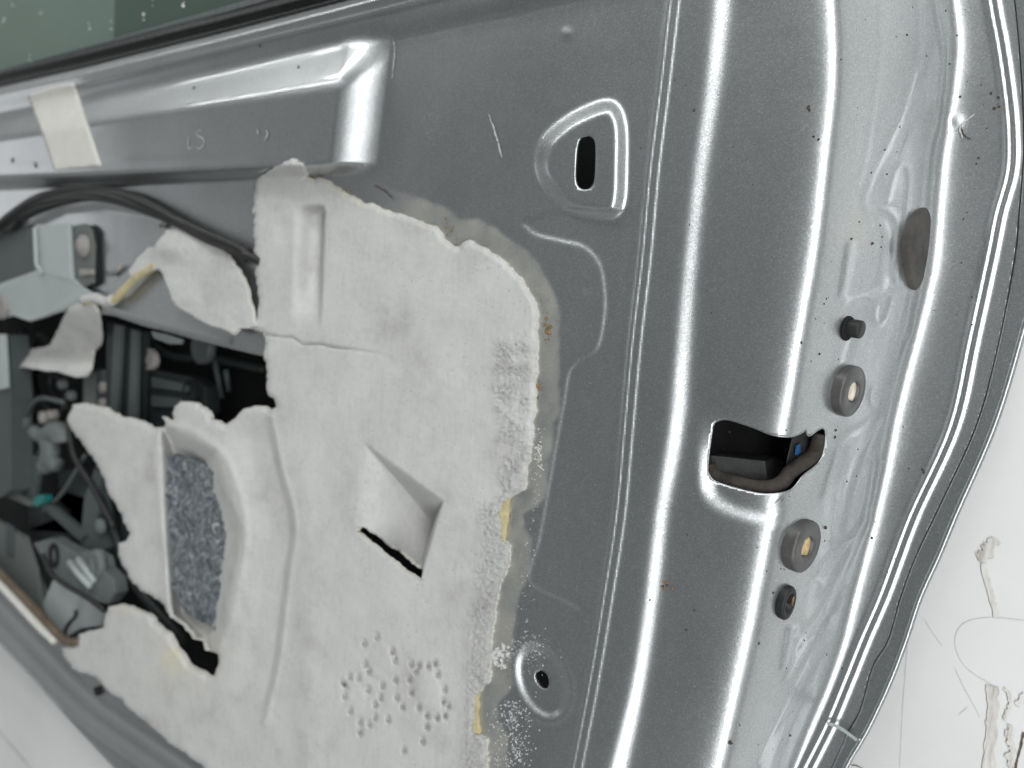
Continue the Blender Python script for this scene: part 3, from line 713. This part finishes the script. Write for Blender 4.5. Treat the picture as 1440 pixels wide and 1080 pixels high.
for x, y, s_ in [(1137,151,.0009),(1138,155,.0006),(1144,192,.0005),(1151,196,.0006),(1197,336,.0007),(1226,343,.0009),(1208,312,.0004),(1244,211,.0004),(1247,245,.0004),(1225,243,.0004),(1275,49,.0004),(1162,420,.0004),(1127,482,.0006),(1152,498,.0007),(1299,664,.0009),(1297,660,.0006),(1175,605,.0006),(1174,615,.0007),(1270,600,.0004),(1226,757,.0007),(1160,742,.0008),(1226,756,.0005),(1067,905,.0006),(1087,834,.0006),(1131,900,.0005),(1026,1044,.0010),(1040,1020,.0004),(1111,1034,.0007),(1270,870,.0005),(965,886,.0005),(976,858,.0004),(932,825,.0009),(938,822,.0009),(914,844,.0005),(976,155,.0005),(1284,350,.0003),(1394,131,.0006),(1398,152,.0008),(1405,150,.0006),(1404,137,.0006),(1373,230,.0004),(1376,222,.0005),(1388,180,.0004),(1350,136,.0005),(1346,50,.0006),(1335,90,.0004),(273,124,.0016),(365,64,.0012),(420,95,.0012),(18,225,.0022),(50,232,.0022),(1105,605,.0004)]:
    it.append(((x, y, .0001), s_, .5))
for _ in range(230):
    y = r.uniform(0, 1075); x = r.uniform(float(RDG(y))-8, float(BD4(y))) if r.random() < .8 else r.uniform(880, 1100)
    it.append(((x, y, .00004), r.choice([.0001, .00014, .0002, .00035]), .5))
lumpsb('dirt_specks', it, M_dirt, panel)['kind'] = 'stuff'
# scuffs and faint stamped marks
def mark(name, pts, w, m, jag=.3, seed=1, lift=.0006):
    zz = [z_panel(np.array([p[0]]), np.array([p[1]]))[0]+lift for p in smooth_line(pts, 6)]
    l = smooth_line(pts, 6); rr = random.Random(seed); bm = bmesh.new(); prev = None
    P3 = [V(p[0], p[1], z) for p, z in zip(l, zz)]
    for i, p in enumerate(P3):
        t = (P3[min(i+1, len(P3)-1)]-P3[max(i-1, 0)]).normalized(); nrm = normal_at(*l[i]); a = nrm.cross(t)
        e = math.sin(math.pi*i/(len(P3)-1))**.5*.9+.1
        k1, k2 = w*e*rr.uniform(1-jag, 1+jag)/2, w*e*rr.uniform(1-jag, 1+jag)/2
        cur = (bm.verts.new(p+a*k1), bm.verts.new(p-a*k2))
        if prev: bm.faces.new([prev[0], prev[1], cur[1], cur[0]])
        prev = cur
    me = bpy.data.meshes.new(name); bm.to_mesh(me); bm.free(); return finish(name, me, m, panel, False)
def normal_at(px, py, zf=None):
    zf = zf or z_panel
    x = np.array([px, px+6., px]); y = np.array([py, py, py+6.]); p = P(x, y, zf(x, y))
    n = Vector((p[1]-p[0]).tolist()).cross(Vector((p[2]-p[0]).tolist())).normalized()
    return n if n.z > 0 else -n
M_mark = mat('faint_mark', (.30, .31, .31), .6)
M_mark2 = mat('bare_scratch', (.38, .39, .385), .5)
mark('scuff', [(687,160),(694,180),(700,200),(706,222)], .0008, M_mark2, .9, 3)
mark('scuff', [(552,52),(555,72),(553,92),(551,112)], .0006, M_mark2, .9, 4)
mark('scuff', [(1354,195),(1350,180),(1358,170),(1371,160)], .0007, M_mark2, .6, 5)
mark('scuff', [(1352,178),(1356,190),(1366,196)], .0005, M_dirt, .6, 6)
mark('scuff', [(1264,226),(1272,205),(1278,190)], .0004, M_mark2, .4, 7)
mark('scuff', [(1100,698),(1090,708),(1082,716)], .0002, M_dirt, .3, 8)
mark('scuff', [(1104,699),(1098,706)], .0002, M_dirt, .3, 9)
mark('scuff', [(525,260),(540,268),(553,280)], .0007, M_dirt, .9, 10)
LG = [[(266,190),(265,200),(265,208),(271,209)], [(285,184),(279,184),(277,190),(282,193),(287,197),(286,205),(280,209),(276,206)]]
for q in LG: mark('stamped_letter', q, .0011, M_mark, .1, 2, .0003)
mark('stamped_letter', [(361,182),(364,189)], .0012, M_mark, .3, 2); mark('stamped_letter', [(374,182),(376,190),(371,198)], .0012, M_mark, .3, 2)
it = []
for _ in range(150): it.append(((r.gauss(606, 8), r.gauss(168, 20), .00005), r.uniform(.00006, .00016), .4))
lumpsb('scuff_patch', it, M_mark2, panel)

# ---- rear shut face fittings
def face_normal(py):
    ys = np.array([py-50., py, py+50.]); ps, zs = zlevels(ys)
    a = P(ps[3], ys, zs[3]); b = P(ps[2], ys, zs[2])
    n = Vector((a[2]-a[0]).tolist()).cross(Vector((b[1]-a[1]).tolist())).normalized()
    n = n if n.x > 0 else -n
    y = n.y; n = Vector((math.sin(math.radians(80)), 0, math.cos(math.radians(80)))); n.y = y; n.normalize()
    return n
def disc(px, py, rad, name, m, prof, sc=(1, 1), lift=0, up=Vector((0, 1, 0)), wob=0, smoothw=30):
    # averaged normal so small pressings do not tilt the fitting
    ns = sum((normal_at(px+dx, py+dy) for dx in (-12, 0, 12) for dy in (-20, 0, 20)), Vector())
    n = face_normal(py); return lathe(name, on(px, py, lift), n, [(a*rad, b*rad) for a, b in prof], m, door, 44, sc, up, wob), n
for (x, y, rad, pm, lb, rt) in [(1190, 549, .0104, M_brass, 'upper screw with pale primer in its socket', .3), (1125, 766, .0108, M_primer, 'lower screw with yellow primer in its socket', .9)]:
    o, n = disc(x, y, rad, 'latch_screw', M_washer, [(1.0, -.3), (1.0, .20), (.985, .27), (.93, .31), (.45, .315), (.42, .30), (.40, .16), (0, .16)])
    o['label'] = lb
    a = n.cross(Vector((0, 1, 0))).normalized(); b = n.cross(a).normalized(); c0 = on(x, y, 0)+n*rad*.18
    lathe('screw_socket', c0, n, [(rad*.39, .0000), (rad*.35, .0006), (rad*.20, .0003), (0, 0)], pm, o, 12, (1, 1), Vector((0, 1, 0)), .25)
o, n = disc(1195, 461, .0036, 'stop_peg', M_black, [(1.0, -.5), (1.0, 1.2), (.9, 1.35), (0, 1.35)])
o2, n2 = disc(1192, 462, .0050, 'peg_hole', M_matt, [(1.0, .0), (.95, .12), (.8, .10), (0, .08)]); o2.parent = o; o2.matrix_parent_inverse = Matrix.Identity(4)
o, n = disc(1292, 351, .0168, 'rubber_plug', M_plug, [(1.0, -.15), (1.0, .03), (.97, .06), (.90, .075), (.5, .10), (0, .11)], (.72, 1.0), 0.0004, Vector((0.05, 1, 0)), .03)
cc = on(1292, 351); dn = Vector((0, -1, 0)); dn = (dn-n*dn.dot(n)).normalized(); sd = n.cross(dn)
for v in o.data.vertices:
    rl = v.co-cc; tb = rl.dot(dn)/.0168; ta = rl.dot(sd)
    v.co -= sd*(ta*.55*max(0, tb)**1.4); v.co -= sd*(ta*.18*max(0, -tb)**1.6)
o, n = disc(1103, 846, .0068, 'rubber_grommet', M_black, [(1.0, -.1), (1.0, .25), (.92, .36), (.62, .36), (.50, .25), (.45, .02), (0, .02)], (.75, 1.05))
lathe('screw_socket', on(1106, 839)+n*.0012, n, [(.0024, 0), (.0020, .0010), (0, .0012)], M_matt, o, 14)
tube('clip_tab', [on(1107, 848)+n*.0020, on(1109, 836)+n*.0022], .0005, M_gluebrown, o, 6)

def zp(x, y, d): return float(z_panel(np.array([float(x)]), np.array([float(y)]))[0])-d
# ---- latch behind its opening
def zps(pts, ds): return [zp(x, y, d) for (x, y), d in zip(pts, ds)]
q = [(985,585),(1175,560),(1190,600),(1150,720),(985,705)]
latch = prism('door_latch', q, zps(q, [.022,.026,.026,.026,.022]), .012, M_matt, door, 0)
latch['label'] = 'black latch deep in the opening'
q = [(998,640),(1076,648),(1082,700),(1010,690),(996,668)]
prism('latch_ledge', q, zps(q, [.0065,.011,.012,.0075,.006]), .02, M_black, latch, .0008)
q = [(1114,612),(1134,606),(1132,640),(1110,664),(1104,655)]
plate = prism('latch_plate', q, zps(q, [.009,.009,.009,.009,.009]), .006, M_black, latch, .0006)
q = [(1119,627),(1125,623),(1125,636),(1121,641),(1117,640)]
prism('blue_tag', q, zps(q, [.0078]*5), .0012, M_blue, plate, .0003)
sp = [(997,652),(999,664),(1007,671),(1030,678),(1060,685),(1085,685),(1101,677),(1111,664),(1126,653),(1140,643),(1148,628),(1152,610)]
sp = [(x, y, zp(x, y, .0035)) for x, y in sp]
seal = tube('latch_seal', [V(x, y, z-.0016) for x, y, z in [tuple(p) for p in smooth_line(sp, 5)]], .0030, M_seal_foam, latch, 12)
# opening rim bright bare edge
for nm, pl in (('opening_rim', LHOLE), ('slot_rim', SLOT), ('hole_rim', RHOLE)):
    l = [tuple(p) for p in pl]+[tuple(pl[0])]
    tube(nm, [on(x, y, -.0004) for x, y in l], .00045 if nm == 'opening_rim' else .00032, M_skin, panel, 6)

# ---- tape strip
def strip_z(x, y): return z_panel(x, y)*.35+.0115*.65+.0012
tp = sheet('tape_strip', (35, 145, 110, 242), 3.0, lambda x, y: z_panel(x, y)+.0012, np.array([(38,134),(70,122),(102,116),(120,170),(141,233),(108,236),(76,240),(60,190)], float), [], .0012, M_tape, door)

# ---- wiring
bm = bmesh.new()
for k, (dx, dy, rad, dz) in enumerate([(0,0,.0017,.0075),(0,5,.0019,.0065),(0,9,.0017,.0055),(0,-4,.0015,.0070),(2,12,.0013,.0045)]):
    pts = smooth_line([(-60,352),(-20,328),(10,306),(45,284),(75,273),(110,268),(150,270),(185,279),(220,293),(255,312),(290,331),(325,346),(348,358),(366,366)], 5)
    n_ = len(pts); P3 = []
    for i, (x, y) in enumerate(pts):
        sp_ = .35+.65*math.sin(math.pi*min(1, i/(n_*.85)))
        P3.append(V(x+dx, y+dy*sp_*1.1+1.2*math.sin(i*.33+k*2), (dz+.0012*math.sin(i*.21+k))*(1-.9*max(0, (i-n_+9)/9))))
    tube_bm(bm, P3, rad*1.25, 8)
bmesh.ops.recalc_face_normals(bm, faces=bm.faces)
me = bpy.data.meshes.new('wiring_harness'); bm.to_mesh(me); bm.free(); wh = finish('wiring_harness', me, M_cable, door)
tube('cable_clip', [V(338,350,.005), V(345,356,.004), V(352,362,.002)], .0045, M_black, wh, 8)
prism('cable_holder', [(2,306),(16,297),(22,312),(14,324),(0,326)], .006, .010, M_black, wh, .001)

# ---- handle carrier bracket
br = prism('handle_bracket', [(48,316),(96,313),(100,390),(112,402),(128,412),(124,424),(60,446),(40,452),(18,444),(-60,460),(-60,440),(0,398),(34,386),(50,380)], [.006,.006,.005,.004,.004,.002,0,0,0,0,.002,.004,.005,.005], .0035, M_lightgrey, door, .0012)
br['label'] = 'pale grey bracket with a ribbed plate'
prism('added_dark_cover', [(-70,330),(0,326),(40,318),(50,330),(50,384),(34,388),(0,400),(-70,440)], .0005, .002, M_mid, br, .0005)  # dark plate added to darken the bright reflecting metal beside the bracket
prism('bracket_flange', [(98,318),(118,314),(127,322),(131,345),(130,398),(118,404),(104,396),(100,360)], .0015, .003, M_green, br, .001)
prism('bracket_flange', [(38,322),(50,318),(50,372),(42,368)], .003, .004, M_mid, br, .001)
ox = V(116, 346, .0030); lathe('bolt', ox, (0, 0, 1), [(.009, -.002), (.009, .001), (.006, .002), (.0055, .0035), (0, .004)], M_clip, br, 20)
lathe('bolt', V(2, 432, .003), (0, 0, 1), [(.011, -.002), (.011, .001), (.006, .002), (.004, .0005), (0, .0004)], M_clip, br, 20)
tube('bracket_rib', [V(50,320,.0075), V(52,372,.007), V(60,384,.006)], .0022, M_lightgrey, br, 8)
prism('pressed_tab', [(110,378),(129,378),(129,386),(112,388)], .0035, .003, M_clip, br, .0008)
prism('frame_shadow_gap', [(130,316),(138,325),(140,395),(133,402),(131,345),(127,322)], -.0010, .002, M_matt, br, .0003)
for x, y, x2, y2 in ((158,386,172,374),(226,318,238,309)):
    tube('pressed_slot', [V(x, y, -.0015), V(x2, y2, -.0015)], .0016, M_clip, panel, 8)

# ---- mechanism inside the cavity
def box(name, pts, z, d, m, par, bev=.0008): return prism(name, pts, z, d, m, par, bev)
rail = box('regulator_rail', [(150,452),(196,466),(190,600),(148,590)], -.022, .010, M_dark, door)
box('rail_flange', [(160,455),(170,458),(163,600),(153,600)], -.016, .004, M_mid, rail)
box('rail_flange', [(184,462),(192,465),(190,600),(179,600)], -.018, .004, M_mid, rail)
rail2 = box('regulator_rail', [(116,520),(146,520),(146,590),(116,590)], -.030, .010, M_mid, door)
box('rail_flange', [(120,522),(132,522),(132,580),(118,580)], -.027, .003, M_green, rail2)
for y in (545, 568): lathe('rivet', V(143, y, -.028), (0, 0, 1), [(.005, -.003), (.005, .001), (0, .002)], M_clip, rail2, 14)
motor = box('window_motor', [(205,518),(268,530),(288,545),(290,580),(276,600),(205,600)], -.034, .012, M_dark, door)
box('motor_lid', [(212,530),(262,540),(262,552),(212,545)], -.031, .004, M_mid, motor)
box('motor_lid', [(212,556),(258,562),(258,574),(212,572)], -.031, .004, M_mid, motor)
lathe('motor_bore', V(268, 552, -.032), (0, 0, 1), [(.010, -.004), (.010, .001), (.007, .001), (.006, -.003), (0, -.003)], M_matt, motor, 24)
lathe('clip_cap', V(207, 505, -.030), (0, 0, 1), [(.011, -.004), (.011, .001), (.007, .0005), (0, .002)], M_clip, motor, 20, (1.1, .8))
lathe('run_channel_cap', V(283, 488, -.030), (0, 0, 1), [(.013, -.004), (.013, .001), (.010, .002), (0, .002)], M_mid, door, 20)
box('foam_fragment', [(212,466),(232,470),(256,478),(254,484),(238,484),(216,476)], -.0015, .002, M_pipe, foam, .0005)
fr_ = box('inner_frame', [(-30,470),(8,470),(14,560),(14,690),(0,700),(-30,700)], -.006, .02, M_mid, door)
box('frame_lip', [(-30,470),(4,470),(8,545),(2,548),(-30,545)], -.002, .004, M_lightgrey, fr_)
guide = box('glass_guide', [(16,600),(30,590),(28,640),(22,690),(42,706),(40,712),(12,700),(9,670)], -.020, .008, M_green, door)
box('guide_face', [(28,636),(54,642),(46,702),(24,700)], -.024, .006, M_mid, guide)
lathe('guide_roller', V(28, 590, -.018), (0, 0, 1), [(.012, -.006), (.012, .001), (.008, .002), (0, .002)], M_mid, guide, 20)
# cast linkage: several rounded lobes
bm = bmesh.new()
for pts, rd in (([(48,606),(58,614),(66,616)], .0065), ([(66,616),(78,606),(88,612),(90,622)], .0095), ([(70,618),(72,636),(70,648)], .009), ([(70,645),(62,658)], .0075), ([(72,645),(80,655)], .0070)):
    P3 = [V(x, y, -.022) for x, y in smooth_line(pts, 4)]; tube_bm(bm, P3, rd, 12)
bmesh.ops.recalc_face_normals(bm, faces=bm.faces); me = bpy.data.meshes.new('cable_linkage'); bm.to_mesh(me); bm.free(); lk = finish('cable_linkage', me, M_pipe, door)
lathe('linkage_cap', V(58, 587, -.024), (0, 0, 1), [(.006, -.006), (.006, .001), (0, .002)], M_clip, lk, 14)
lathe('linkage_cap', V(70, 584, -.024), (0, 0, 1), [(.005, -.006), (.005, .001), (0, .002)], M_clip, lk, 14)
module = box('speaker_frame', [(40,700),(60,700),(118,752),(112,760),(150,680),(130,664),(140,640),(150,700),(176,770),(150,820),(100,790),(40,745)], -.032, .010, M_dark, door, 0)
box('frame_bar', [(48,704),(58,700),(120,752),(112,762)], -.024, .006, M_mid, module)
box('frame_bar', [(118,700),(132,660),(142,664),(136,730),(150,770),(140,800),(112,765)], -.026, .006, M_mid, module)
box('frame_web', [(80,660),(120,660),(118,700),(84,690)], -.034, .004, M_dark, module)
lathe('frame_stud', V(139, 741, -.024), (0, 0, 1), [(.007, -.003), (.007, .001), (0, .003)], M_pipe, module, 16)
cn = box('connector', [(44,705),(52,696),(62,697),(60,706),(50,713)], -.018, .008, M_teal, door)
# wires dangling in the dark
bm = bmesh.new(); rr = random.Random(8)
for k in range(9):
    x0 = rr.uniform(15, 90); pts = [(x0, rr.uniform(455, 475))]
    for j in range(5): pts.append((pts[-1][0]+rr.uniform(-14, 14), pts[-1][1]+rr.uniform(18, 34)))
    tube_bm(bm, [V(x, y, -.042-.004*math.sin(i*.4+k)) for i, (x, y) in enumerate(smooth_line(pts, 5))], .0018, 6)
bmesh.ops.recalc_face_normals(bm, faces=bm.faces); me = bpy.data.meshes.new('loose_wires'); bm.to_mesh(me); bm.free(); finish('loose_wires', me, M_dark, door)
for k, (pts, z, rd, m) in enumerate([([(58,470),(84,500),(70,540),(96,575)], -.040, .0022, M_black), ([(20,480),(40,520),(34,560),(50,590)], -.042, .0030, M_dark), ([(96,590),(104,640),(128,680),(160,740)], -.020, .0026, M_black),
        ([(200,470),(240,500),(300,505),(372,520)], -.045, .0030, M_dark), ([(26,600),(44,570),(60,560),(90,566)], -.018, .0024, M_mid), ([(60,720),(90,690),(120,640)], -.028, .0020, M_mid), ([(150,690),(166,760),(190,820),(260,900)], -.030, .0040, M_dark)]):
    tube('cavity_cable', [V(x, y, z) for x, y in smooth_line(pts, 6)], rd, m, door, 8)
for x, y, x2, y2 in ((302,505,312,560),(318,520,322,550),(225,585,222,596)): tube('cavity_rib', [V(x, y, -.040), V(x2, y2, -.044)], .0022, M_mid, motor, 6)
box('crossbar', [(16,520),(110,505),(112,516),(18,532)], -.046, .004, M_mid, door)
for x, y in ((86,540),(98,556),(36,548),(90,610),(56,640)): lathe('stud', V(x, y, -.036), (0, 0, 1), [(.005, -.004), (.005, .001), (.003, .003), (0, .003)], M_pipe, module, 12)
lower = box('lower_brace', [(46,764),(70,757),(96,772),(110,778),(122,774),(140,785),(143,800),(158,815),(161,835),(150,850),(134,846),(100,825),(72,812),(62,790)], -.012, .012, M_pipe, door, .0015)
lathe('brace_bore', V(75, 781, -.0105), (0, 0, 1), [(.009, -.004), (.009, .0006), (.006, .0006), (.006, -.004), (0, -.004)], M_matt, lower, 18, (1, 1.2))
lathe('brace_bore', V(134, 793, -.0105), (0, 0, 1), [(.010, -.004), (.010, .0012), (.005, .0015), (.0045, -.002), (0, -.002)], M_pipe, lower, 18, (1, 1.2))
for q in ([(98,790),(112,808),(128,824)], [(110,786),(122,802),(134,816)]): tube('brace_rib', [V(x, y, -.010) for x, y in q], .003, M_lightgrey, lower, 8)
tube('brake_cable', [V(x, y, -.006) for x, y in smooth_line([(60,780),(72,806),(92,822),(112,834),(128,844),(146,858)], 5)], .0022, M_black, door, 8)
floor_ = box('door_floor', [(-60,700),(0,735),(36,760),(52,800),(70,850),(92,884),(150,890),(148,858),(110,830),(75,815),(160,900),(120,915),(70,880),(0,812),(-60,760)], -.020, .002, M_green, door, 0)
fl2 = box('floor_panel', [(-60,700),(0,735),(34,756),(48,800),(60,860),(84,890),(60,880),(0,812),(-60,760)], -.014, .004, M_green, door, 0)
box('floor_panel', [(60,850),(75,815),(110,835),(146,862),(142,880),(112,884),(92,896),(76,884)], -.016, .004, M_lightgrey, door, 0)
box('pressed_slot', [(8,735),(18,742),(18,782),(8,780)], -.0125, .002, M_mid, fl2, 0)
tube('wire_clip', [V(x, y, -.006) for x, y in smooth_line([(107,858),(106,867),(98,876),(92,886),(92,893)], 5)], .0018, M_black, door, 8)
tube('sealant_bead', [V(x, y, .002) for x, y in smooth_line([(-80,740),(-20,786),(0,805),(30,836),(60,868),(85,895),(100,903),(112,902)], 5)], .0035, M_brown, door, 8)
tube('sealant_bead', [V(x, y, .001) for x, y in smooth_line([(-80,756),(-20,800),(0,820),(30,852),(58,882),(78,900)], 5)], .0040, M_tape, door, 8)
box('hem_hole', [(131,967),(135,966),(138,974),(136,979),(133,976)], .0, .004, M_matt, panel, 0)

# ---- window glass, its seal and flecks
def belt_strip(name, b0, b1, z, th, m, par, x0=-300, x1=760, prof=None):
    """long strip parallel to the belt, b in pixels below (+) or above (-) the belt line"""
    def zz(x, y):
        t = (y-YB(x)-b0)/(b1-b0); return z+(prof(t) if prof else 0*t)
    ol = np.array([(x, float(YB(x))+b0*width(x)) for x in range(x0, x1+1, 20)]+[(x, float(YB(x))+b1*width(x)) for x in range(x1, x0-1, -20)])
    return sheet(name, (x0, x1, -150, 230), 3.0, zz, ol, [], th, m, par)
def width(x): return np.interp(x, [-300, 0, 480, 700], [.55, .8, 1.25, 1.4])
ws = belt_strip('window_seal', -33, -3, .0040, .010, M_black, door, prof=lambda t: .004*np.exp(-((t-.25)/.12)**2)+.003*np.exp(-((t-.75)/.12)**2))
belt_strip('seal_lip', -40, -31, .0035, .006, M_mid, ws, prof=lambda t: .001*np.sin(np.clip(t, 0, 1)*3.14))
#belt_strip('trim_edge', -10, -7, .0075, .004, M_skin, ws)
gl = plane_grid('window_glass', -1.4, -.05, .10, 1.0, -.004, M_glass, door)
me = gl.data
pts = [P(x, float(YB(x))-36*width(x)+4, -.004) for x in (-300, 0, 300, 480, 760)]
top = [P(-300, 60, -.004)*[1, 1, 1], ]
vs = [tuple(p) for p in pts]; far = [(vs[-1][0], .75, -.004), (vs[0][0], .75, -.004)]
me2 = bpy.data.meshes.new('window_glass'); me2.from_pydata(vs+far, [], [tuple(range(len(vs)+2))]); me2.materials.append(M_glass); gl.data = me2
md = gl.modifiers.new('thick', 'SOLIDIFY'); md.thickness = .0035
for x, y in ((5,30),(57,21),(125,36),(156,36),(202,23),(42,80),(215,1),(258,2),(18,8)):
    rr = random.Random(x); p = V(x, y, -.0036)
    lumps('fleck', [(p+Vector((rr.uniform(-.002, .002), rr.uniform(-.004, .004), 0)), rr.uniform(.0004, .0009), .3) for _ in range(4)], M_white, gl, x)
M_shade_sheet = rubber('grey_green_shade', (.10, .15, .13), .8, 60, .1)
shade_ob = plane_grid('shade_sheet', float(P(166,0,ZB)[0]), float(P(166,0,ZB)[0])+.6, float(P(170,60,ZB)[1])-.25, 1.2, ZB+.003, M_shade_sheet)  # added sheet, stands in for shade and reflection in the glass
sm_ = shade_ob.modifiers.new('thick', 'SOLIDIFY'); sm_.thickness = .002
tag(shade_ob, 'dark sheet added on the bench for the shade seen in the tinted window glass', 'mat')  # no real mat, only the added shade sheet

0 and print('zend', [round(zend(y),4) for y in (0,200,360,600,720,900,1040,1170)])
